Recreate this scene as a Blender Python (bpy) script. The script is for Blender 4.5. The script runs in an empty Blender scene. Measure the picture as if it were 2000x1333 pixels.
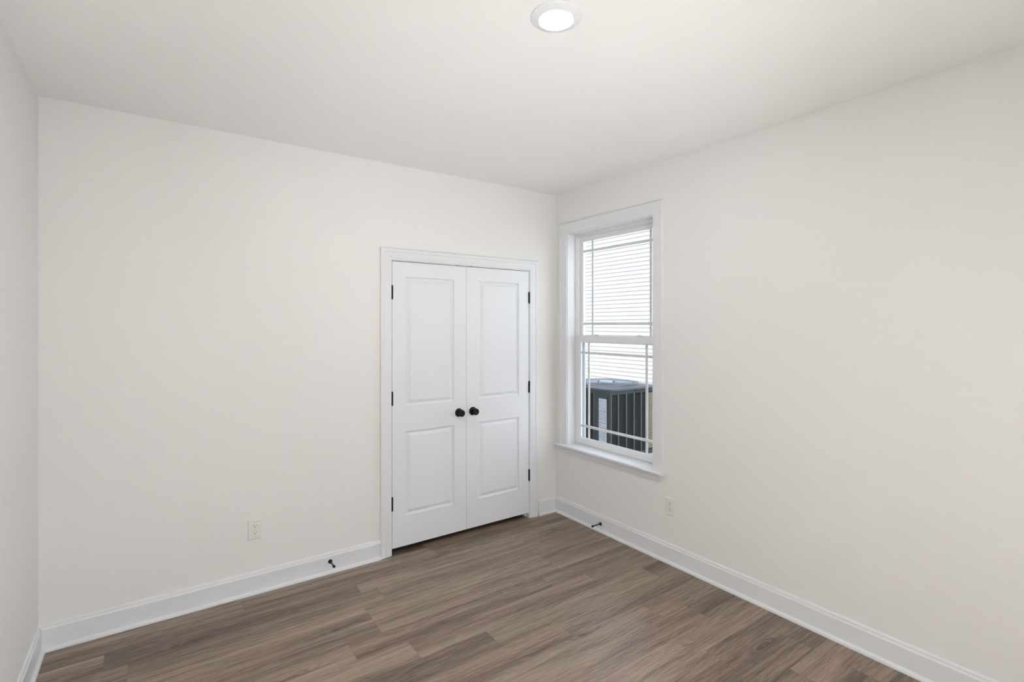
import bpy, bmesh, math, random
from mathutils import Vector, Matrix

SC = bpy.context.scene
COL = SC.collection
R = math.radians
rnd = random.Random(7)

# ------------------------------------------------------------------ camera
cam_d = bpy.data.cameras.new('camera')
cam = bpy.data.objects.new('camera', cam_d); COL.objects.link(cam)
cam.location = (-2.861, -3.3875, 1.6103)
cam.rotation_euler = (R(90), 0, -0.615444)
cam_d.sensor_width = 36.0
cam_d.lens = 990.54 / 2000 * 36.0
cam_d.shift_y = -(666.5 - 636.41) / 2000
cam_d.clip_start = 0.02
SC.camera = cam

# ------------------------------------------------------------------ exposure
SC.view_settings.view_transform = 'Standard'
SC.view_settings.look = 'None'
SC.view_settings.gamma = 1.0
SC.view_settings.exposure = -0.06
SC.view_settings.use_curve_mapping = False

# ------------------------------------------------------------------ sky, sun
W = bpy.data.worlds.new('world'); SC.world = W; W.use_nodes = True
nt = W.node_tree; nt.nodes.clear()
sky = nt.nodes.new('ShaderNodeTexSky'); sky.sky_type = 'NISHITA'
sky.sun_disc = False; sky.sun_elevation = R(44); sky.sun_rotation = R(240)
sky.air_density = 1.0; sky.dust_density = 1.5
bg = nt.nodes.new('ShaderNodeBackground'); bg.inputs['Strength'].default_value = 0.95
wo = nt.nodes.new('ShaderNodeOutputWorld')
haze = nt.nodes.new('ShaderNodeMix'); haze.data_type = 'RGBA'; haze.inputs[0].default_value = .60     # thin bright overcast
haze.inputs[7].default_value = (3.5, 3.5, 3.5, 1)
nt.links.new(sky.outputs[0], haze.inputs[6]); nt.links.new(haze.outputs[2], bg.inputs[0]); nt.links.new(bg.outputs[0], wo.inputs[0])

def light(name, kind, loc, aim, energy, color=(1, 1, 1), **kw):
    d = bpy.data.lights.new(name, kind); d.energy = energy; d.color = color
    for k, v in kw.items(): setattr(d, k, v)
    o = bpy.data.objects.new(name, d); COL.objects.link(o)
    o.location = loc
    o.rotation_euler = (Vector(aim) - Vector(loc)).to_track_quat('-Z', 'Y').to_euler()
    return o
# afternoon sun over the roof of this house
light('sun', 'SUN', (-6, -4, 8), (-6 + .62, -4 + .35, 8 - .70), 3.9, (1, .95, .87), angle=R(.6))
# added fill spots, not lamps of the room: two stand low by the wall behind the camera and bounce off the
# ceiling, two are turned round and bounce off that wall
FILL = (1, .99, .98)
light('ceiling_bounce_fill', 'SPOT', (-2.0, -3.6, .5), (-1.0, -.9, 2.743), 90, FILL, spot_size=R(60), spot_blend=1.0, shadow_soft_size=.2)
light('ceiling_bounce_fill', 'SPOT', (-2.3, -3.7, .45), (-2.1, -1.9, 2.743), 74, FILL, spot_size=R(96), spot_blend=1.0, shadow_soft_size=.2)
light('wall_bounce_fill', 'SPOT', (-1.0, -3.2, 1.4), (-.8, -3.92, 1.4), 40, FILL, spot_size=R(150), spot_blend=.7, shadow_soft_size=.1)
light('wall_bounce_fill', 'SPOT', (-2.5, -3.1, .95), (-2.6, -3.92, .85), 285, FILL, spot_size=R(120), spot_blend=.7, shadow_soft_size=.1)
LAMP_POWER = 275.0

# ------------------------------------------------------------------ materials
def new_mat(name):
    m = bpy.data.materials.new(name); m.use_nodes = True
    n = m.node_tree.nodes; n.clear()
    out = n.new('ShaderNodeOutputMaterial'); b = n.new('ShaderNodeBsdfPrincipled')
    m.node_tree.links.new(b.outputs[0], out.inputs[0])
    return m, n, m.node_tree.links, b, out

def paint(name, col, rough=.5, var=.015, scale=6.0, bump=0.0, bscale=300, metallic=0.0, spec=.5):
    m, n, l, b, _ = new_mat(name)
    tc = n.new('ShaderNodeTexCoord')
    no = n.new('ShaderNodeTexNoise'); no.inputs['Scale'].default_value = scale; no.inputs['Detail'].default_value = 3
    l.new(tc.outputs['Object'], no.inputs['Vector'])
    mx = n.new('ShaderNodeMix'); mx.data_type = 'RGBA'
    mx.inputs[6].default_value = tuple(max(0, c * (1 - var)) for c in col) + (1,)
    mx.inputs[7].default_value = tuple(min(1, c * (1 + var)) for c in col) + (1,)
    l.new(no.outputs['Fac'], mx.inputs[0]); l.new(mx.outputs[2], b.inputs['Base Color'])
    b.inputs['Roughness'].default_value = rough; b.inputs['Metallic'].default_value = metallic
    b.inputs['Specular IOR Level'].default_value = spec
    if bump:
        n2 = n.new('ShaderNodeTexNoise'); n2.inputs['Scale'].default_value = bscale; n2.inputs['Detail'].default_value = 2
        l.new(tc.outputs['Object'], n2.inputs['Vector'])
        bp = n.new('ShaderNodeBump'); bp.inputs['Strength'].default_value = bump; bp.inputs['Distance'].default_value = .001
        l.new(n2.outputs['Fac'], bp.inputs['Height']); l.new(bp.outputs[0], b.inputs['Normal'])
    return m

WALL = paint('wall_paint', (.845, .836, .822), .75, .008, 2, .12, 260, spec=.3)
CEIL = paint('ceiling_paint', (.90, .893, .882), .85, .006, 2, .10, 260, spec=.2)
TRIM = paint('trim_paint', (.79, .81, .835), .32, .006, 8)
DOOR = paint('door_paint', (.81, .83, .86), .38, .006, 8, .05, 500)
VINYL = paint('window_vinyl', (.82, .83, .84), .35, .006, 9)
PLASTIC = paint('outlet_plastic', (.81, .80, .785), .3, .006, 9)
SLOT = paint('slot_dark', (.03, .028, .026), .6)
BLACK = paint('black_metal', (.005, .005, .0055), .40, .1, 60, spec=.3)
RUBBER = paint('black_rubber', (.010, .010, .010), .7, .1, 60)
METAL = paint('screw_metal', (.55, .55, .56), .35, .05, 60, metallic=.9)
SIDING = paint('vinyl_siding', (.345, .348, .352), .6, .012, 3, .05, 120)
AC_BODY = paint('unit_grey_paint', (.033, .040, .041), .65, .05, 20, spec=.22)
AC_RIB = paint('unit_rib_paint', (.095, .10, .088), .6, .05, 20, spec=.22)
AC_SLAT = paint('unit_slat_paint', (.015, .018, .021), .65, .05, 20, spec=.22)
AC_LID = paint('unit_lid_paint', (.036, .046, .058), .28, .04, 12)
AC_DARK = paint('unit_inside', (.008, .009, .010), .7, .1, 20)
FIN = paint('coil_fin_metal', (.45, .375, .25), .45, .12, 90, metallic=.35)
STICKER = paint('sticker_paper', (.38, .425, .46), .5, .02, 40)
INK = paint('sticker_ink', (.15, .165, .18), .6, .1, 40)
INK_RED = paint('sticker_orange_ink', (.21, .125, .095), .6, .1, 40)
GUARD = paint('guard_wire', (.33, .37, .40), .3, .05, 30, metallic=.4)
CONCRETE = paint('concrete', (.42, .41, .39), .9, .15, 25, .5, 80)
BOUNCE_GROUND = paint('pale_bounce_ground', (.46, .44, .41), .95, .35, 30, .8, 60)  # unseen ground, pale colour chosen to bounce daylight up into the room
ROOF = paint('roof_shingle', (.10, .10, .105), .9, .2, 18, .5, 60)
HARDWARE = paint('sash_lock_metal', (.60, .64, .67), .3, .03, 40)

def glass_mat():
    m = bpy.data.materials.new('window_glass'); m.use_nodes = True
    n = m.node_tree.nodes; l = m.node_tree.links; n.clear()
    out = n.new('ShaderNodeOutputMaterial')
    tr = n.new('ShaderNodeBsdfTransparent'); tr.inputs[0].default_value = (.965, .975, .975, 1)
    gl = n.new('ShaderNodeBsdfGlossy'); gl.inputs['Roughness'].default_value = .01
    fr = n.new('ShaderNodeFresnel'); fr.inputs['IOR'].default_value = 1.22
    ge = n.new('ShaderNodeNewGeometry'); io = n.new('ShaderNodeMath'); io.operation = 'MULTIPLY_ADD'
    io.inputs[1].default_value = 1 / 1.22 - 1.22; io.inputs[2].default_value = 1.22      # same fresnel on both faces of the thin pane
    l.new(ge.outputs['Backfacing'], io.inputs[0]); l.new(io.outputs[0], fr.inputs['IOR'])
    mx = n.new('ShaderNodeMixShader')
    l.new(fr.outputs[0], mx.inputs[0]); l.new(tr.outputs[0], mx.inputs[1]); l.new(gl.outputs[0], mx.inputs[2])
    l.new(mx.outputs[0], out.inputs[0])
    return m
GLASS = glass_mat()

def lens_mat():
    m = bpy.data.materials.new('lamp_lens'); m.use_nodes = True
    n = m.node_tree.nodes; l = m.node_tree.links; n.clear()
    out = n.new('ShaderNodeOutputMaterial'); e = n.new('ShaderNodeEmission')
    e.inputs[0].default_value = (1, .98, .95, 1); e.inputs[1].default_value = LAMP_POWER
    l.new(e.outputs[0], out.inputs[0]); return m
LENS = lens_mat()

def floor_mat():
    m, n, l, b, _ = new_mat('vinyl_plank')
    tc = n.new('ShaderNodeTexCoord')
    at = n.new('ShaderNodeAttribute'); at.attribute_name = 'plank'      # x = tone, y,z = grain shift
    sp = n.new('ShaderNodeSeparateXYZ'); l.new(at.outputs['Vector'], sp.inputs[0])
    uv = n.new('ShaderNodeUVMap'); uv.uv_map = 'plank_uv'
    xyz = n.new('ShaderNodeSeparateXYZ'); l.new(tc.outputs['Object'], xyz.inputs[0])
    def math_(op, a, c=None, v=None):
        k = n.new('ShaderNodeMath'); k.operation = op
        for i, q in enumerate((a, c)):
            if q is None: continue
            if isinstance(q, (int, float)): k.inputs[i].default_value = q
            else: l.new(q, k.inputs[i])
        return k.outputs[0]
    gx = math_('ADD', xyz.outputs[0], sp.outputs[1]); gy = math_('ADD', xyz.outputs[1], sp.outputs[2])
    def coords(sx, sy):
        c = n.new('ShaderNodeCombineXYZ')
        l.new(math_('MULTIPLY', gx, sx), c.inputs[0]); l.new(math_('MULTIPLY', gy, sy), c.inputs[1])
        l.new(sp.outputs[2], c.inputs[2]); return c.outputs[0]
    def noise(sx, sy, detail=4, dist=0.0, rough=.55):
        k = n.new('ShaderNodeTexNoise'); k.inputs['Scale'].default_value = 1.0
        k.inputs['Detail'].default_value = detail; k.inputs['Distortion'].default_value = dist
        k.inputs['Roughness'].default_value = rough
        l.new(coords(sx, sy), k.inputs['Vector']); return k.outputs['Fac']
    broad = noise(.55, 11, 3, .5)            # soft bands along the plank
    mid = noise(3.0, 64, 4, .6)             # streaks
    fine = noise(6, 300, 3, .2, .6)         # pores
    pore = noise(16, 540, 2, .1, .5)        # short open pores
    warp = noise(1.7, 7, 2, .3)
    knot_n = n.new('ShaderNodeTexVoronoi'); knot_n.inputs['Scale'].default_value = 1
    l.new(coords(1.25, 5.2), knot_n.inputs['Vector'])
    knot = n.new('ShaderNodeMapRange'); knot.inputs[1].default_value = .03; knot.inputs[2].default_value = .22
    knot.inputs[3].default_value = 1; knot.inputs[4].default_value = 0
    l.new(knot_n.outputs['Distance'], knot.inputs[0])
    flow = math_('ADD', math_('ADD', math_('MULTIPLY', gy, 230), math_('MULTIPLY', warp, 48)),
                 math_('MULTIPLY', knot.outputs[0], 16))            # figure bends round the knots
    rings = math_('SINE', flow)
    v = math_('MULTIPLY', math_('SUBTRACT', broad, .5), 1.35)
    v = math_('ADD', v, math_('MULTIPLY', math_('SUBTRACT', mid, .5), .62))
    v = math_('ADD', v, math_('MULTIPLY', math_('SUBTRACT', fine, .5), .95))
    v = math_('ADD', v, math_('MULTIPLY', math_('SUBTRACT', pore, .5), .60))
    v = math_('ADD', v, math_('MULTIPLY', rings, math_('ADD', .055, math_('MULTIPLY', knot.outputs[0], .12))))
    v = math_('SUBTRACT', v, math_('MULTIPLY', math_('POWER', knot.outputs[0], 2.0), .30))
    v = math_('ADD', v, math_('SUBTRACT', sp.outputs[0], .045))
    ramp = n.new('ShaderNodeValToRGB'); cr = ramp.color_ramp
    cr.elements[0].position = 0.0; cr.elements[0].color = (.072, .051, .038, 1)
    cr.elements[1].position = 1.0; cr.elements[1].color = (.42, .330, .255, 1)
    for p, c in ((.3, (.165, .121, .090, 1)), (.5, (.250, .190, .143, 1)), (.72, (.325, .252, .194, 1))):
        e = cr.elements.new(p); e.color = c
    l.new(v, ramp.inputs[0])
    # greyish green and reddish drifts in the print
    hue = noise(1.1, 9, 2, .4)
    tint = n.new('ShaderNodeValToRGB'); t = tint.color_ramp
    t.elements[0].position = .3; t.elements[0].color = (.96, 1.0, .94, 1)
    t.elements[1].position = .7; t.elements[1].color = (1.06, .97, .96, 1)
    l.new(hue, tint.inputs[0])
    mul = n.new('ShaderNodeMix'); mul.data_type = 'RGBA'; mul.blend_type = 'MULTIPLY'; mul.inputs[0].default_value = 1
    l.new(ramp.outputs[0], mul.inputs[6]); l.new(tint.outputs[0], mul.inputs[7])
    # fine dark line in the joint between planks
    su = n.new('ShaderNodeSeparateXYZ'); l.new(uv.outputs[0], su.inputs[0])
    def edge(o, w):
        d = math_('MINIMUM', o, math_('SUBTRACT', w, o))
        k = n.new('ShaderNodeMapRange'); k.inputs[1].default_value = .0; k.inputs[2].default_value = .0013
        k.inputs[3].default_value = .74; k.inputs[4].default_value = 1; l.new(d, k.inputs[0]); return k.outputs[0]
    ed = math_('MULTIPLY', edge(su.outputs[0], PL), edge(su.outputs[1], PW))
    m2 = n.new('ShaderNodeMix'); m2.data_type = 'RGBA'; m2.blend_type = 'MULTIPLY'; m2.inputs[0].default_value = 1
    cc = n.new('ShaderNodeCombineColor')
    for i in range(3): l.new(ed, cc.inputs[i])
    l.new(mul.outputs[2], m2.inputs[6]); l.new(cc.outputs[0], m2.inputs[7])
    l.new(m2.outputs[2], b.inputs['Base Color'])
    b.inputs['Roughness'].default_value = .36; b.inputs['Specular IOR Level'].default_value = .5
    bp = n.new('ShaderNodeBump'); bp.inputs['Strength'].default_value = .12; bp.inputs['Distance'].default_value = .001
    l.new(fine, bp.inputs['Height']); l.new(bp.outputs[0], b.inputs['Normal'])
    return m
PW, PL = .1524, 1.22

# ------------------------------------------------------------------ mesh helpers
class MB:
    """collects solids in world coordinates; build() links them as one mesh object"""
    def __init__(s): s.v = []; s.f = []; s.sm = []
    def add(s, vs, fs, smooth=False):
        o = len(s.v); s.v += [tuple(v) for v in vs]
        for f in fs: s.f.append([i + o for i in f]); s.sm.append(smooth)
    def box(s, x0, x1, y0, y1, z0, z1, bev=0.0):
        x0, x1 = sorted((x0, x1)); y0, y1 = sorted((y0, y1)); z0, z1 = sorted((z0, z1))
        bm = bmesh.new()
        bmesh.ops.create_cube(bm, size=1)
        for v in bm.verts:
            v.co = ((x0 + x1) / 2 + v.co.x * (x1 - x0), (y0 + y1) / 2 + v.co.y * (y1 - y0), (z0 + z1) / 2 + v.co.z * (z1 - z0))
        if bev: bmesh.ops.bevel(bm, geom=bm.edges[:], offset=bev, segments=2, affect='EDGES', profile=.6)
        bm.verts.index_update()
        s.add([v.co[:] for v in bm.verts], [[v.index for v in f.verts] for f in bm.faces]); bm.free()
        return s
    def loft(s, rings, closed_ring=True, closed_path=False, caps=True, smooth=False):
        n = len(rings[0]); vs = [p for r in rings for p in r]; fs = []
        m = len(rings)
        for a in range(m if closed_path else m - 1):
            b = (a + 1) % m
            for i in range(n if closed_ring else n - 1):
                j = (i + 1) % n
                fs.append([a * n + i, a * n + j, b * n + j, b * n + i])
        s.add(vs, fs, smooth)
        if caps and not closed_path:
            s.add(rings[0], [list(range(n))]); s.add(rings[-1], [list(range(n))[::-1]])
        return s
    def lathe(s, origin, axis, prof, seg=32, smooth=True):
        """prof: (radius, distance along axis)"""
        o = Vector(origin); a = Vector(axis).normalized()
        u = a.orthogonal().normalized(); w = a.cross(u)
        rings = [[o + a * d + (u * math.cos(2 * math.pi * k / seg) + w * math.sin(2 * math.pi * k / seg)) * max(r, 1e-5)
                  for k in range(seg)] for r, d in prof]
        s.loft([[p[:] for p in r] for r in rings], True, False, True, smooth); return s
    def tube(s, pts, r, seg=8, closed=False):
        pts = [Vector(p) for p in pts]; n = len(pts); rings = []
        for i, p in enumerate(pts):
            a = pts[(i - 1) % n] if (closed or i) else p
            b = pts[(i + 1) % n] if (closed or i < n - 1) else p
            d = (b - a).normalized(); up = Vector((0, 0, 1)) if abs(d.z) < .9 else Vector((1, 0, 0))
            u = d.cross(up).normalized(); w = d.cross(u)
            rings.append([(p + (u * math.cos(2 * math.pi * k / seg) + w * math.sin(2 * math.pi * k / seg)) * r)[:] for k in range(seg)])
        s.loft(rings, True, closed, True, True); return s
    def sweep(s, corners, miters, prof, to3d, closed=False, smooth=False):
        """profile (w outward, d proud) carried round 2-D corners with mitred joints"""
        rings = [[to3d(c[0] + m_[0] * w, c[1] + m_[1] * w, d) for w, d in prof] for c, m_ in zip(corners, miters)]
        s.loft(rings, True, closed, True, smooth); return s
    def build(s, name, mat, parent=None):
        off = root_loc(parent)
        me = bpy.data.meshes.new(name)
        me.from_pydata([(v[0] - off[0], v[1] - off[1], v[2] - off[2]) for v in s.v], [], s.f)
        bm = bmesh.new(); bm.from_mesh(me)
        bmesh.ops.remove_doubles(bm, verts=bm.verts[:], dist=1e-6)
        bmesh.ops.recalc_face_normals(bm, faces=bm.faces[:])
        bm.to_mesh(me); bm.free()
        if len(me.polygons) == len(s.sm): me.polygons.foreach_set('use_smooth', s.sm)
        me.materials.append(mat)
        o = bpy.data.objects.new(name, me); COL.objects.link(o)
        if parent: o.parent = parent
        return o

def root_loc(p):
    v = Vector((0, 0, 0))
    while p is not None: v += p.location; p = p.parent
    return v
def empty(name, loc):
    o = bpy.data.objects.new(name, None); COL.objects.link(o); o.location = loc; o.empty_display_size = .1; return o
def tag(o, label=None, cat=None, group=None, kind=None):
    if label: o['label'] = label
    if cat: o['category'] = cat
    if group: o['group'] = group
    if kind: o['kind'] = kind
    return o
def struct(o, label, cat): return tag(o, label, cat, None, 'structure')

# ------------------------------------------------------------------ room dimensions
XL, YR, H = -3.324, -3.92, 2.743
DX0, DX1, DZ = -1.497, -.293, 2.068                 # closet opening between the jambs
WY0, WY1, WZ0, WZ1 = -1.052, -.155, .600, 2.383     # window opening (finished)

# ------------------------------------------------------------------ floor: one sheet of planks
def build_floor():
    x_a, x_b, y_a, y_b = XL - .1, .02, YR - .1, .62
    joints = {5: -1.836, 3: -1.88, 1: -2.06, 0: -1.803, -1: -1.432, -4: -.363, -7: -.18}
    tones = {(5, 0): .33, (5, 1): .54, (3, 0): .54, (3, 1): .54, (1, 0): .60, (1, 1): .46, (0, 0): .60, (0, 1): .50,
             (-1, 0): .37, (-1, 1): .57, (-4, 1): .34, (-4, 0): .60, (-7, 0): .36, (-7, 1): .47, (4, 0): .43, (4, 1): .58, (6, 0): .38, (7, 0): .42, (2, 0): .46, (-3, 1): .56, (-3, 0): .52, (-5, 1): .55, (-5, 0): .57,
             (-6, 0): .56, (-8, 1): .34, (-8, 0): .44, (-2, 0): .50, (-2, 1): .55}
    vs, fs, at, uvs = [], [], [], []
    i0 = math.floor((y_a + 1.130) / PW); i1 = math.floor((y_b + 1.130) / PW)
    for i in range(i0, i1 + 1):
        ya, yb = -1.130 + i * PW, -1.130 + (i + 1) * PW
        j = joints.get(i, -1.2 - rnd.random() * PL)
        k0 = math.floor((x_a - j) / PL)
        for k in range(k0, math.ceil((x_b - j) / PL)):
            xa, xb = j + k * PL, j + (k + 1) * PL
            X0, X1, Y0, Y1 = max(xa, x_a), min(xb, x_b), max(ya, y_a), min(yb, y_b)
            if X1 - X0 < 1e-4 or Y1 - Y0 < 1e-4: continue
            t = tones.get((i, k + 1), .48 + rnd.uniform(-.08, .08))
            n0 = len(vs)
            vs += [(X0, Y0, 0), (X1, Y0, 0), (X1, Y1, 0), (X0, Y1, 0)]
            fs.append([n0, n0 + 1, n0 + 2, n0 + 3]); at.append((t, rnd.uniform(0, 40), rnd.uniform(0, 40)))
            uvs += [(X0 - xa, Y0 - ya), (X1 - xa, Y0 - ya), (X1 - xa, Y1 - ya), (X0 - xa, Y1 - ya)]
    # underside of the sheet
    n0 = len(vs); vs += [(x_a, y_a, -.12), (x_a, y_b, -.12), (x_b, y_b, -.12), (x_b, y_a, -.12)]
    fs.append([n0, n0 + 1, n0 + 2, n0 + 3]); at.append((.5, 0, 0)); uvs += [(.5, .07)] * 4
    for a, b in ((0, 1), (1, 2), (2, 3), (3, 0)):
        p, q = vs[n0 + a], vs[n0 + b]; m0 = len(vs)
        vs.extend([p, q, (q[0], q[1], 0), (p[0], p[1], 0)]); fs.append([m0, m0 + 1, m0 + 2, m0 + 3])
        at.append((.5, 0, 0)); uvs.extend([(.5, .07)] * 4)
    me = bpy.data.meshes.new('floor'); me.from_pydata(vs, [], fs)
    A = me.attributes.new('plank', 'FLOAT_VECTOR', 'FACE')
    A.data.foreach_set('vector', [c for a in at for c in a])
    U = me.uv_layers.new(name='plank_uv')
    U.data.foreach_set('uv', [c for a in uvs for c in a])
    me.materials.append(floor_mat())
    o = bpy.data.objects.new('floor', me); COL.objects.link(o)
    struct(o, 'grey brown wood-look plank floor with planks running along the closet wall', 'floor')
build_floor()

# ------------------------------------------------------------------ walls, ceiling
m = MB()
m.box(XL - .12, DX0 - .02, 0, .12, 0, H); m.box(DX1 + .02, 0, 0, .12, 0, H); m.box(DX0 - .02, DX1 + .02, 0, .12, DZ + .02, H)
struct(m.build('wall_back', WALL), 'warm white wall around the double closet doors', 'wall')
m = MB()
m.box(0, .15, -8.5, WY0 - .02, -.1, H); m.box(0, .15, WY1 + .02, 8.5, -.1, H)
m.box(0, .15, WY0 - .02, WY1 + .02, -.1, WZ0 - .02); m.box(0, .15, WY0 - .02, WY1 + .02, WZ1 + .02, H)
struct(m.build('wall_right', WALL), 'warm white wall on the right, pierced by the window', 'wall')
struct(MB().box(XL - .12, XL, YR - .12, 0, 0, H).build('wall_left', WALL), 'narrow strip of warm white wall at the left edge', 'wall')
struct(MB().box(XL, 0, YR - .12, YR, 0, H).build('wall_rear', WALL), 'warm white wall behind the camera', 'wall')
m = MB()
m.box(DX0 - .25, DX0 - .15, .12, .72, 0, H); m.box(DX1 + .15, DX1 + .25, .12, .72, 0, H); m.box(DX0 - .25, DX1 + .25, .62, .72, 0, H)
struct(m.build('wall_closet', WALL), 'inside walls of the shut closet, seen only through the gap under its doors', 'wall')
struct(MB().box(XL - .12, .15, YR - .12, .72, H, H + .15).build('ceiling', CEIL), 'flat pale ceiling with a single round downlight', 'ceiling')

# ------------------------------------------------------------------ baseboards with shoe moulding
BB = [(0, 0), (.014, 0), (.014, .108), (.0125, .113), (.0095, .116), (.0095, .119), (.0085, .126), (.0055, .131), (.0, .133)]
SHOE = [(.014, 0), (.029, 0), (.0288, .006), (.0275, .012), (.0245, .016), (.0195, .0192), (.014, .020)]
def run_profile(prof, p0, p1, inward, m0, m1):
    """extrude a (depth, height) profile from p0 to p1; m0/m1 = 1 for an inside mitre"""
    p0, p1, n = Vector(p0), Vector(p1), Vector(inward); d = (p1 - p0).normalized()
    return [[(p0 + n * a + d * a * m0 + Vector((0, 0, h)))[:] for a, h in prof],
            [(p1 + n * a - d * a * m1 + Vector((0, 0, h)))[:] for a, h in prof]]
def baseboard(name, runs, label):
    a, b = MB(), MB()
    for p0, p1, n, m0, m1 in runs:
        a.loft(run_profile(BB, p0, p1, n, m0, m1)); b.loft(run_profile(SHOE, p0, p1, n, m0, m1))
    o = struct(a.build(name, TRIM), label, 'baseboard'); b.build('shoe_molding', TRIM, o)
CX0, CX1 = -1.582, -.200     # outer edges of the closet casing
baseboard('baseboard_back', [((XL, 0, 0), (CX0, 0, 0), (0, -1, 0), 1, 0), ((CX1, 0, 0), (0, 0, 0), (0, -1, 0), 0, 1)],
          'white baseboard on both sides of the closet doors')
baseboard('baseboard_right', [((0, 0, 0), (0, YR, 0), (-1, 0, 0), 1, 1)], 'white baseboard along the window wall')
baseboard('baseboard_left', [((XL, YR, 0), (XL, 0, 0), (1, 0, 0), 1, 1)], 'white baseboard at the foot of the left wall')
baseboard('baseboard_rear', [((0, YR, 0), (XL, YR, 0), (0, 1, 0), 1, 1)], 'white baseboard on the wall behind the camera')

# ------------------------------------------------------------------ closet casing and jamb
def to_back(u, v, d): return (u, -d, v)
CAS = [(0, 0), (0, .009), (.003, .011), (.016, .0115), (.020, .013), (.040, .0145), (.052, .0150), (.055, .0180),
       (.062, .0195), (.071, .0195), (.077, .0175), (.080, .013), (.080, 0)]
rv = .006
cor = [(DX0 - rv, 0), (DX0 - rv, DZ + rv), (DX1 + rv, DZ + rv), (DX1 + rv, 0)]
mit = [(-1, 0), (-1, 1), (1, 1), (1, 0)]
casing = struct(MB().sweep(cor, mit, CAS, to_back).build('trim_1', TRIM), 'white moulded casing around the double closet doors', 'door casing')
j = MB()
j.box(DX0 - .02, DX0, 0, .12, 0, DZ + .02); j.box(DX1, DX1 + .02, 0, .12, 0, DZ + .02); j.box(DX0, DX1, 0, .12, DZ, DZ + .02)
j.box(DX0, DX0 + .012, .040, .075, 0, DZ); j.box(DX1 - .012, DX1, .040, .075, 0, DZ); j.box(DX0 + .012, DX1 - .012, .040, .075, DZ - .012, DZ)
j.build('jamb', TRIM, casing)
for x in (-.953, -.845):
    MB().box(x - .027, x + .027, .006, .034, DZ - .0035, DZ + .001, .0006).build('catch_plate', BLACK, casing)

# ------------------------------------------------------------------ closet doors
XM = -.8955
def panel_rings(x0, x1, z0, z1):
    out = []
    for o, d in ((0, 0), (.0025, .0065), (.007, .0125), (.015, .0150), (.017, .0142), (.033, .0045), (.0355, .0042), (.037, .0020)):
        out.append([(x0 + o, d, z0 + o), (x1 - o, d, z0 + o), (x1 - o, d, z1 - o), (x0 + o, d, z1 - o)])
    return out
def make_door(name, x0, x1, px0, px1, hinge_x, knob_x, label):
    z0, z1 = .043, 2.0635
    root = empty(name, (hinge_x, 0, 0)); struct(root, label, 'door')
    m = MB()
    panels = [(px0, px1, .256, .855), (px0, px1, 1.037, 1.958)]
    xs = [x0, px0, px1, x1]; zs = [z0, .256, .855, 1.037, 1.958, z1]
    for a in range(3):
        for b in range(5):
            if a == 1 and b in (1, 3): continue
            m.add([(xs[a], 0, zs[b]), (xs[a + 1], 0, zs[b]), (xs[a + 1], 0, zs[b + 1]), (xs[a], 0, zs[b + 1])], [[0, 1, 2, 3]])
    for p in panels:
        rg = panel_rings(*p); m.loft(rg, True, False, False); m.add(rg[-1], [[0, 1, 2, 3]])
    T = .035
    m.add([(x0, T, z0), (x1, T, z0), (x1, T, z1), (x0, T, z1)], [[0, 1, 2, 3]])
    for (a, b), (c, d) in (((x0, z0), (x1, z0)), ((x1, z0), (x1, z1)), ((x1, z1), (x0, z1)), ((x0, z1), (x0, z0))):
        m.add([(a, 0, b), (c, 0, d), (c, T, d), (a, T, b)], [[0, 1, 2, 3]])
    m.build('door_leaf', DOOR, root)
    for hz in (1.844, 1.098, .359):
        h = MB()
        for k in range(5):
            a = hz - .046 + k * .0184
            h.lathe((hinge_x, -.0065, a + .0004), (0, 0, 1), [(.0, 0), (.0066, 0), (.0066, .0176), (0, .0176)], 14)
        h.lathe((hinge_x, -.0065, hz + .046), (0, 0, 1), [(.0045, 0), (.005, .002), (.003, .004), (0, .0045)], 12)
        h.lathe((hinge_x, -.0065, hz - .046), (0, 0, -1), [(.0045, 0), (.005, .002), (.003, .004), (0, .0045)], 12)
        s = 1 if hinge_x < knob_x else -1
        h.box(hinge_x - s * .003, hinge_x + s * .006, -.0035, .03, hz - .0445, hz + .0445)
        h.build('hinge', BLACK, root)
    k = MB().lathe((knob_x, 0, .948), (0, -1, 0), [(0, 0), (.0135, 0), (.0125, .020), (.0135, .026), (.019, .031), (.0245, .038),
              (.0262, .046), (.0255, .053), (.0225, .058), (.0185, .0605), (.016, .0597), (0, .0597)], 40).build('knob', BLACK, root)
    MB().lathe((knob_x, 0, .948), (0, -1, 0), [(0, 0), (.0325, 0), (.0325, .003), (.031, .0065), (.026, .009), (.018, .0095), (.0145, .0095)], 40).build('rosette', BLACK, k)
make_door('door_1', DX0 + .0025, XM - .0012, -1.395, -1.002, DX0, -.962, 'left white two-panel closet door with hinges on its left edge')
make_door('door_2', XM + .0012, DX1 - .0025, -.784, -.396, DX1, -.839, 'right white two-panel closet door next to the window corner')

# ------------------------------------------------------------------ window
win = empty('window_1', (0, (WY0 + WY1) / 2, WZ0)); struct(win, 'white double-hung window with prairie grilles looking onto an outdoor unit', 'window')
def to_right(u, v, d): return (-d, u, v)           # u = y, v = z, d = into the room
WC = [(0, 0), (0, .010), (.003, .0115), (.018, .012), (.022, .0135), (.050, .0140), (.066, .0145), (.071, .0185), (.082, .0185), (.086, .016), (.086, 0)]
cor = [(WY1 + .006, WZ0 + .006), (WY1 + .006, WZ1 + .006), (WY0 - .006, WZ1 + .006), (WY0 - .006, WZ0 + .006)]
mit = [(1, 0), (1, 1), (-1, 1), (-1, 0)]
MB().sweep(cor, mit, WC, to_right).build('casing', TRIM, win)
# jamb extension
j = MB()
j.box(0, .085, WY0 - .02, WY0, WZ0, WZ1 + .02); j.box(0, .085, WY1, WY1 + .02, WZ0, WZ1 + .02); j.box(0, .085, WY0, WY1, WZ1, WZ1 + .02)
j.build('jamb', TRIM, win)
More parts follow.
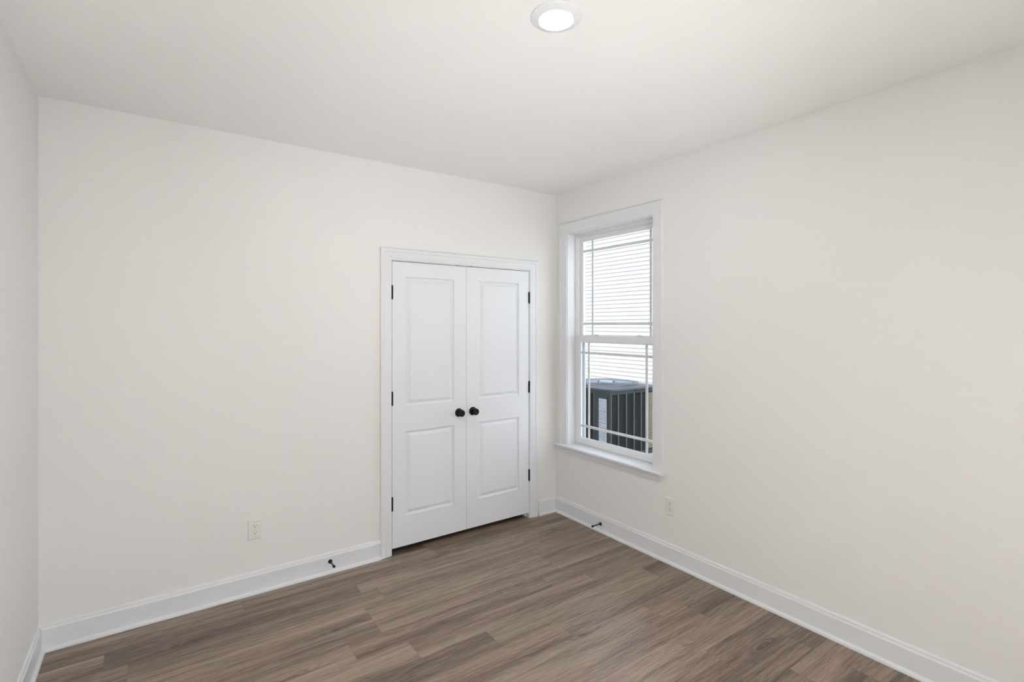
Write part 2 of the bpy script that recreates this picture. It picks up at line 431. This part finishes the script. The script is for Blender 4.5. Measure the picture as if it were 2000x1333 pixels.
# stool with horns and a rounded nose
st = MB()
nose = [(.085, WZ0 + .006), (.085, WZ0 - .014), (-.044, WZ0 - .014), (-.049, WZ0 - .011), (-.051, WZ0 - .004), (-.049, WZ0 + .003), (-.044, WZ0 + .006)]
ya, yb, yc, yd = WY0 - .110, WY0 - .0, WY1 + .0, WY1 + .118
front = [(-.0, WZ0 + .006), (-.0, WZ0 - .014)] + nose[2:]
st.loft([[(x, y, z) for x, z in front] for y in (ya, yd)])
st.box(0, .085, yb, yc, WZ0 - .014, WZ0 + .006)
st.build('stool', TRIM, win)
AP = [(0, .0), (.010, .0), (.0115, .006), (.0115, .024), (.014, .030), (.0185, .036), (.0195, .046), (.0185, .052), (0, .052)]
zt = WZ0 - .014 - .052
ap = MB()
r0 = [(-d, WY1 + .088 - max(0, .0195 - d) * .9, zt + h) for d, h in AP]; r1 = [(-d, WY0 - .060, zt + h) for d, h in AP]
ap.loft([r0, r1]); ap.build('apron', TRIM, win)

# vinyl frame behind the jamb
fr = MB()
def rect_ring(mb, y0, y1, z0, z1, t_l, t_r, t_b, t_t, xa, xb, bev=.0015):
    mb.box(xa, xb, y0, y0 + t_r, z0, z1, bev); mb.box(xa, xb, y1 - t_l, y1, z0, z1, bev)
    mb.box(xa, xb, y0 + t_r, y1 - t_l, z0, z0 + t_b, bev); mb.box(xa, xb, y0 + t_r, y1 - t_l, z1 - t_t, z1, bev)
rect_ring(fr, WY0, WY1, WZ0 - .01, WZ1, .012, .012, .022, .016, .0855, .096)       # inner lip
rect_ring(fr, WY0 - .015, WY1 + .015, WZ0 - .015, WZ1 + .015, .036, .036, .036, .036, .096, .175)
rect_ring(fr, WY0 - .015, WY1 + .015, WZ0 - .015, WZ1 + .015, .052, .052, .050, .050, .1605, .175)
rect_ring(fr, WY0 - .05, WY1 + .05, WZ0 - .05, WZ1 + .05, .05, .05, .05, .05, .151, .185)                # outside flange
fr.build('frame', VINYL, win)

def sash(name, y0, y1, z0, z1, gy0, gy1, gz0, gz1, xa, xb, gx, vx, hz):
    s = MB()
    rect_ring(s, y0, y1, z0, z1, y1 - gy1, gy0 - y0, gz0 - z0, z1 - gz1, xa, xb, .002)
    # sloping glazing bead
    bead = [(0, xa + .004), (0, gx), (-.006, gx), (-.0095, gx - .004)]
    c = [(gy1, gz0), (gy1, gz1), (gy0, gz1), (gy0, gz0)]; mt = [(1, -1), (1, 1), (-1, 1), (-1, -1)]
    rings = [[(x, cc[0] + mm[0] * w, cc[1] + mm[1] * w) for w, x in [(0.0, xa + .003), (0.0, gx - .001), (-.007, gx - .001), (-.007, gx - .004)]] for cc, mm in zip(c, mt)]
    s.loft(rings, True, True, False)
    o = s.build(name, VINYL, win)
    MB().box(gx, gx + .004, gy0 - .004, gy1 + .004, gz0 - .004, gz1 + .004).build('pane', GLASS, o)
    for v in vx: MB().box(gx + .006, gx + .012, v - .0105, v + .0105, gz0, gz1, .002).build('muntin', VINYL, o)
    for z in hz: MB().box(gx + .0055, gx + .0125, gy0, gy1, z - .0105, z + .0105, .002).build('muntin', VINYL, o)
    return o
GY0, GY1 = -1.010, -.209
up = sash('upper_sash', WY0 + .016, WY1 - .016, 1.478, 2.362, -1.008, -.203, 1.522, 2.330, .124, .150, .134, (-.311, -.919), (2.243, 1.626))
lo = sash('lower_sash', WY0 + .006, WY1 - .004, .614, 1.527, -1.003, -.213, .665, 1.475, .088, .116, .098, (-.303, -.910), (1.382, .764))
for y in (-.857, -.403):
    k = MB().box(.090, .112, y - .030, y + .030, 1.5265, 1.532, .0015)
    k.lathe((.101, y, 1.531), (0, 0, 1), [(0, 0), (.010, 0), (.010, .006), (.007, .008), (0, .008)], 16)
    k.box(.097, .105, y - .004, y + .030, 1.533, 1.5385, .0015)
    k.build('sash_lock', HARDWARE, lo)
# half insect screen frame outside the lower sash
sc_ = MB(); rect_ring(sc_, WY0 + .028, WY1 - .028, .625, 1.51, .022, .022, .022, .022, .152, .160, .001)
sc_.build('screen_frame', HARDWARE, win)

# ------------------------------------------------------------------ outlets
def outlet(loc, facing, label):
    root = empty('wall_outlet', loc); tag(root, label, 'outlet', 'wall outlets')
    x, y, z = loc
    def P(u, d, v):          # u right along the wall, d out of the wall, v up
        return (x + u, y - d, z + v) if facing == 'back' else (x - d, y - u, z + v)
    def bx(mb, u0, u1, d0, d1, v0, v1, bev=0):
        a, b = P(u0, d0, v0), P(u1, d1, v1); mb.box(a[0], b[0], a[1], b[1], a[2], b[2], bev)
    ax = (0, -1, 0) if facing == 'back' else (-1, 0, 0)
    pl = MB()
    w, h = .0385, .0605
    rg = [[P(-w + o, d, -h + o), P(w - o, d, -h + o), P(w - o, d, h - o), P(-w + o, d, h - o)] for o, d in ((0, 0), (0, .0020), (.003, .0052), (.006, .0060))]
    pl.loft(rg); pl.build('cover_plate', PLASTIC, root)
    for s in (1, -1):
        c = s * .0195; f = MB(); pts = []
        for k in range(36):
            t = 2 * math.pi * k / 36
            pts.append((.0172 * math.cos(t), max(-.0138, min(.0138, .0172 * math.sin(t)))))
        f.loft([[P(a, d, c + b) for a, b in pts] for d in (.005, .0078)])
        o = f.build('receptacle', PLASTIC, root)
        sl = MB(); bx(sl, -.0074, -.0052, .0070, .0082, c + .0005, c + .0095); bx(sl, .0052, .0072, .0070, .0082, c + .0015, c + .0085)
        sl.lathe(P(0, .0070, c - .0070), ax, [(0, 0), (.0026, 0), (.0026, .0012), (0, .0012)], 14)
        sl.build('slots', SLOT, o)
    MB().lathe(P(0, .0055, 0), ax, [(0, 0), (.0032, 0), (.0032, .0012), (.0022, .0018), (0, .0018)], 16).build('screw', METAL, root)
outlet((-2.361, 0, .384), 'back', 'white wall outlet low on the wall left of the closet doors')
outlet((0, -1.201, .383), 'right', 'white wall outlet below the right end of the window sill')

# ------------------------------------------------------------------ door stops
def door_stop(loc, axis, label):
    root = empty('door_stop', loc); tag(root, label, 'door stop', 'door stops on the baseboards')
    MB().lathe(loc, axis, [(0, 0), (.0135, 0), (.0138, .003), (.0125, .007), (.0085, .012), (.0055, .017), (0, .017)], 24).build('base', BLACK, root)
    MB().lathe(Vector(loc) + Vector(axis) * .014, axis, [(0, 0), (.0045, 0), (.0045, .062), (.0056, .0625), (.0056, .067), (0, .067)], 16).build('rod', BLACK, root)
    MB().lathe(Vector(loc) + Vector(axis) * .080, axis, [(0, 0), (.0075, 0), (.0082, .003), (.0082, .010), (.0070, .0125), (0, .013)], 20).build('rubber_tip', RUBBER, root)
door_stop((-1.923, -.014, .077), (0, -1, 0), 'black door stop on the baseboard between outlet and closet')
door_stop((-.014, -.558, .064), (-1, 0, 0), 'black door stop on the baseboard below the window')

# ------------------------------------------------------------------ ceiling light
LX, LY = -1.655, -1.962
lamp = empty('ceiling_light', (LX, LY, H)); tag(lamp, 'round white flush downlight glowing in the middle of the ceiling', 'ceiling light')
MB().lathe((LX, LY, H), (0, 0, -1), [(0, 0), (.093, 0), (.0945, .002), (.093, .0042), (.088, .0050), (.068, .0125), (.0635, .0140), (.0622, .0132), (.0622, .006), (0, .006)], 64).build('trim_ring', TRIM, lamp)
MB().lathe((LX, LY, H - .006), (0, 0, -1), [(0, .0005), (.0612, .0005), (.0612, .0064), (.056, .0078), (.030, .0086), (0, .0088)], 64).build('lens', LENS, lamp)

# ------------------------------------------------------------------ outside: ground, eave, neighbour, outdoor unit
GZ = -.16
struct(MB().box(.15, 34, -20, 30, GZ - .2, GZ).build('ground', BOUNCE_GROUND), 'unseen strip of ground between the two houses, made pale to bounce light', 'ground')
rf = MB(); rf.box(-4.6, .48, -9, 9, 2.93, 3.02); rf.box(.48, .56, -9, 9, 2.90, 3.08)
rf.loft([[(-4.6, y, 3.02), (.56, y, 3.02), (.60, y, 3.06), (-4.6, y, 5.2)] for y in (-9, 9)])
struct(rf.build('roof', ROOF), 'roof and eave of this house above the window', 'roof')

nb = empty('neighboring_house', (6.9, 9, GZ)); tag(nb, 'white lap-sided house next door seen through the window', 'house')
NX, EXPO = 6.9, .1016
s = MB(); z = .14; prof = []
while z < 5.2:
    prof += [(NX - .013, z), (NX - .0135, z + .003), (NX - .0125, z + .050), (NX - .009, z + .058), (NX - .002, z + .067), (NX, z + .074), (NX, z + EXPO - .001)]
    z += EXPO
prof += [(NX + .02, z), (NX + .02, .14)]
s.loft([[(x, y, zz) for x, zz in prof] for y in (3.4, 16)]); s.build('siding', SIDING, nb)
MB().box(NX + .005, NX + 6, 3.45, 15.95, GZ - .1, .14).build('foundation', CONCRETE, nb)
g = MB(); g.box(NX - .45, NX + 6.4, 3.0, 16.4, z, z + .18); g.loft([[(NX - .45, y, z + .18), (NX + 6.4, y, z + .18), (NX + 3, y, z + 1.0)] for y in (3.0, 16.4)])
g.build('roof', ROOF, nb)

AX0, AX1, AY0, AY1 = 1.75, 2.66, 1.04, 2.05
AZ0, AZ1 = GZ + .08, .795
ac = empty('outdoor_unit', ((AX0 + AX1) / 2, (AY0 + AY1) / 2, GZ)); tag(ac, 'dark grey air conditioning unit outside the window', 'air conditioner')
acx, acy = (AX0 + AX1) / 2, (AY0 + AY1) / 2
MB().box(AX0 - .08, AX1 + .08, AY0 - .08, AY1 + .08, GZ - .03, GZ + .08, .01).build('concrete_pad', CONCRETE, ac)
# cabinet: base pan, corner posts, top band
c = MB()
c.box(AX0, AX1, AY0, AY1, AZ0, AZ0 + .06, .004)
for x, y in ((AX0, AY0), (AX1, AY0), (AX0, AY1), (AX1, AY1)):
    sx = 1 if x == AX0 else -1; sy = 1 if y == AY0 else -1
    c.box(x, x + sx * .035, y, y + sy * .035, AZ0, AZ1, .006)
for x0, x1, y0, y1 in ((AX0, AX1, AY0, AY0 + .02), (AX0, AX1, AY1 - .02, AY1), (AX0, AX0 + .02, AY0, AY1), (AX1 - .02, AX1, AY0, AY1)):
    c.box(x0 + .001, x1 - .001, y0 + .001, y1 - .001, AZ1 - .055, AZ1, .002)
c.build('cabinet', AC_BODY, ac)
# coil inside, brass coloured fins
co = MB(); q = .045
co.box(AX0 + q, AX1 - q, AY0 + q, AY1 - q, AZ0 + .06, AZ1 - .02); co.build('inner_core', AC_DARK, ac)
fn = MB(); nfin = 46
for i in range(nfin):
    zz = AZ0 + .07 + (AZ1 - AZ0 - .14) * i / nfin
    for k in range(6):
        xa = 2.472 + k * .022
        fn.add([(xa, AY0 + .012, zz), (xa + .011, AY0 + .006, zz + .006), (xa + .022, AY0 + .012, zz), (xa + .022, AY0 + .016, zz + .005), (xa + .011, AY0 + .010, zz + .011), (xa, AY0 + .016, zz + .005)],
               [[0, 1, 4, 5], [1, 2, 3, 4]])
fn.build('coil_fins', FIN, ac)
# louvred panels
def louvre(face, u0, u1, ribs, name='louver_panel'):
    """face 'y' = side towards -y, face 'x' = side towards this house"""
    m = MB(); r = MB()
    def bx(mb, a, b, d0, d1, z0, z1, bev=0):
        if face == 'y': mb.box(a, b, AY0 + d0, AY0 + d1, z0, z1, bev)
        elif face == 'x': mb.box(AX0 + d0, AX0 + d1, a, b, z0, z1, bev)
        elif face == 'Y': mb.box(a, b, AY1 - d0, AY1 - d1, z0, z1, bev)
        else: mb.box(AX1 - d0, AX1 - d1, a, b, z0, z1, bev)
    z = AZ0 + .07
    while z < AZ1 - .06:
        P = [(.004, z), (.012, z + .007), (.0135, z + .006), (.0055, z - .001)]
        rg = []
        for u in (u0, u1):
            if face == 'y': rg.append([(u, AY0 + d, zz) for d, zz in P])
            elif face == 'x': rg.append([(AX0 + d, u, zz) for d, zz in P])
            elif face == 'Y': rg.append([(u, AY1 - d, zz) for d, zz in P])
            else: rg.append([(AX1 - d, u, zz) for d, zz in P])
        m.loft(rg); z += .0135
    bx(m, u0, u1, .020, .026, AZ0 + .06, AZ1 - .05)
    o = m.build(name, AC_SLAT, ac)
    for u in ribs:
        b = MB(); bx(b, u - .007, u + .007, -.006, .016, AZ0 + .05, AZ1 - .04, .003); b.build('rib', AC_RIB, o)
louvre('y', AX0 + .03, 2.468, [1.775, 1.904, 2.051, 2.194, 2.332, 2.468])
louvre('x', 1.30, AY1 - .03, [1.31, 1.46, 1.61, 1.76, 1.91, 2.015])
louvre('Y', AX0 + .03, AX1 - .03, [])
louvre('X', AY0 + .03, AY1 - .03, [])
MB().box(AX0 - .004, AX0 + .03, AY0 + .035, 1.292, AZ0 + .06, AZ1 - .05, .003).build('service_panel', AC_BODY, ac)
# screws in the top band
for x in (2.225, 2.335):
    MB().lathe((x, AY0 + .001, AZ1 - .028), (0, -1, 0), [(0, 0), (.010, 0), (.010, .003), (.005, .006), (0, .006)], 12).build('screw', AC_DARK, ac)
# rating label with lines of small print
LY0, LY1, LZ0, LZ1 = 1.088, 1.222, .150, .690
lb = MB().box(AX0 - .0056, AX0 - .004, LY0, LY1, LZ0, LZ1).build('rating_label', STICKER, ac)
pr = MB(); zz = LZ1 - .018
rr = random.Random(3)
while zz > LZ0 + .02:
    if not any(abs(zz - q_) < .014 for q_ in (.531, .386, .322)):
        yy = LY1 - .010
        while yy > LY0 + .02:
            ln = rr.uniform(.008, .03); e = max(LY0 + .008, yy - ln)
            if rr.random() < .8: pr.box(AX0 - .0062, AX0 - .0056, e, yy, zz - .0022, zz + .0022)
            yy = e - .006
    zz -= .0125
tag(pr.build('small_print', INK, lb), kind='stuff')
for q_ in (.531, .386, .322):
    MB().box(AX0 - .0062, AX0 - .0056, LY0 + .004, LY1 - .004, q_ - .004, q_ + .004).build('orange_band', INK_RED, lb)

# lid: square plate with a round opening, rolled edge and raised ring
RF = .415; N = 80
lid = MB()
def sq(k, e):
    t = 2 * math.pi * k / N; cx_, sy_ = math.cos(t), math.sin(t)
    hx, hy = (AX1 - AX0) / 2 + e, (AY1 - AY0) / 2 + e
    ex = 9.0; r = (abs(cx_ / hx) ** ex + abs(sy_ / hy) ** ex) ** (-1 / ex)
    return acx + cx_ * r, acy + sy_ * r
def ci(k, r):
    t = 2 * math.pi * k / N; return acx + math.cos(t) * r, acy + math.sin(t) * r
levels = []
for e, dz in ((.006, -.022), (.012, -.022), (.013, -.006), (.010, .004), (.002, .009), (-.012, .010)):
    levels.append([(*sq(k, e), AZ1 + .012 + dz) for k in range(N)])
for r, dz in ((RF + .040, .020), (RF + .022, .034), (RF + .008, .036), (RF, .030), (RF - .004, -.04), (RF + .01, -.04)):
    levels.append([(*ci(k, r), AZ1 + .012 + dz) for k in range(N)])
levels.append([(*sq(k, -.03), AZ1 - .015) for k in range(N)])
lid.loft(levels, True, True, False, True); lid.build('lid', AC_LID, ac)
zt_ = AZ1 + .040
gd = MB()
for r in (.16, .25, .34, .405):
    gd.tube([(*ci(k, r), zt_ + .012 * (1 - (r / RF) ** 2)) for k in range(N)], .0028, 5, True)
for k in range(44):
    t = 2 * math.pi * k / 44
    gd.tube([(acx + math.cos(t) * r, acy + math.sin(t) * r, zt_ + .012 * (1 - (r / RF) ** 2) - .004) for r in (.12, .2, .3, RF + .003)], .0026, 5)
gd.build('fan_guard', GUARD, ac)
MB().lathe((acx, acy, zt_ - .02), (0, 0, 1), [(0, 0), (.092, 0), (.092, .032), (.086, .039), (.066, .042), (0, .043)], 40).build('motor_cap', GUARD, ac)
fan = MB()
for k in range(4):
    t0 = 2 * math.pi * k / 4; rows = []
    for r in (.06, .16, .26, .34):
        a0, a1 = t0 - .30, t0 + .42
        rows.append([(acx + math.cos(a0) * r, acy + math.sin(a0) * r, AZ1 - .05), (acx + math.cos((a0 + a1) / 2) * r, acy + math.sin((a0 + a1) / 2) * r, AZ1 - .075), (acx + math.cos(a1) * r, acy + math.sin(a1) * r, AZ1 - .115),
                     (acx + math.cos(a1) * r, acy + math.sin(a1) * r, AZ1 - .118), (acx + math.cos((a0 + a1) / 2) * r, acy + math.sin((a0 + a1) / 2) * r, AZ1 - .078), (acx + math.cos(a0) * r, acy + math.sin(a0) * r, AZ1 - .053)])
    fan.loft(rows)
fan.build('fan', AC_DARK, ac)
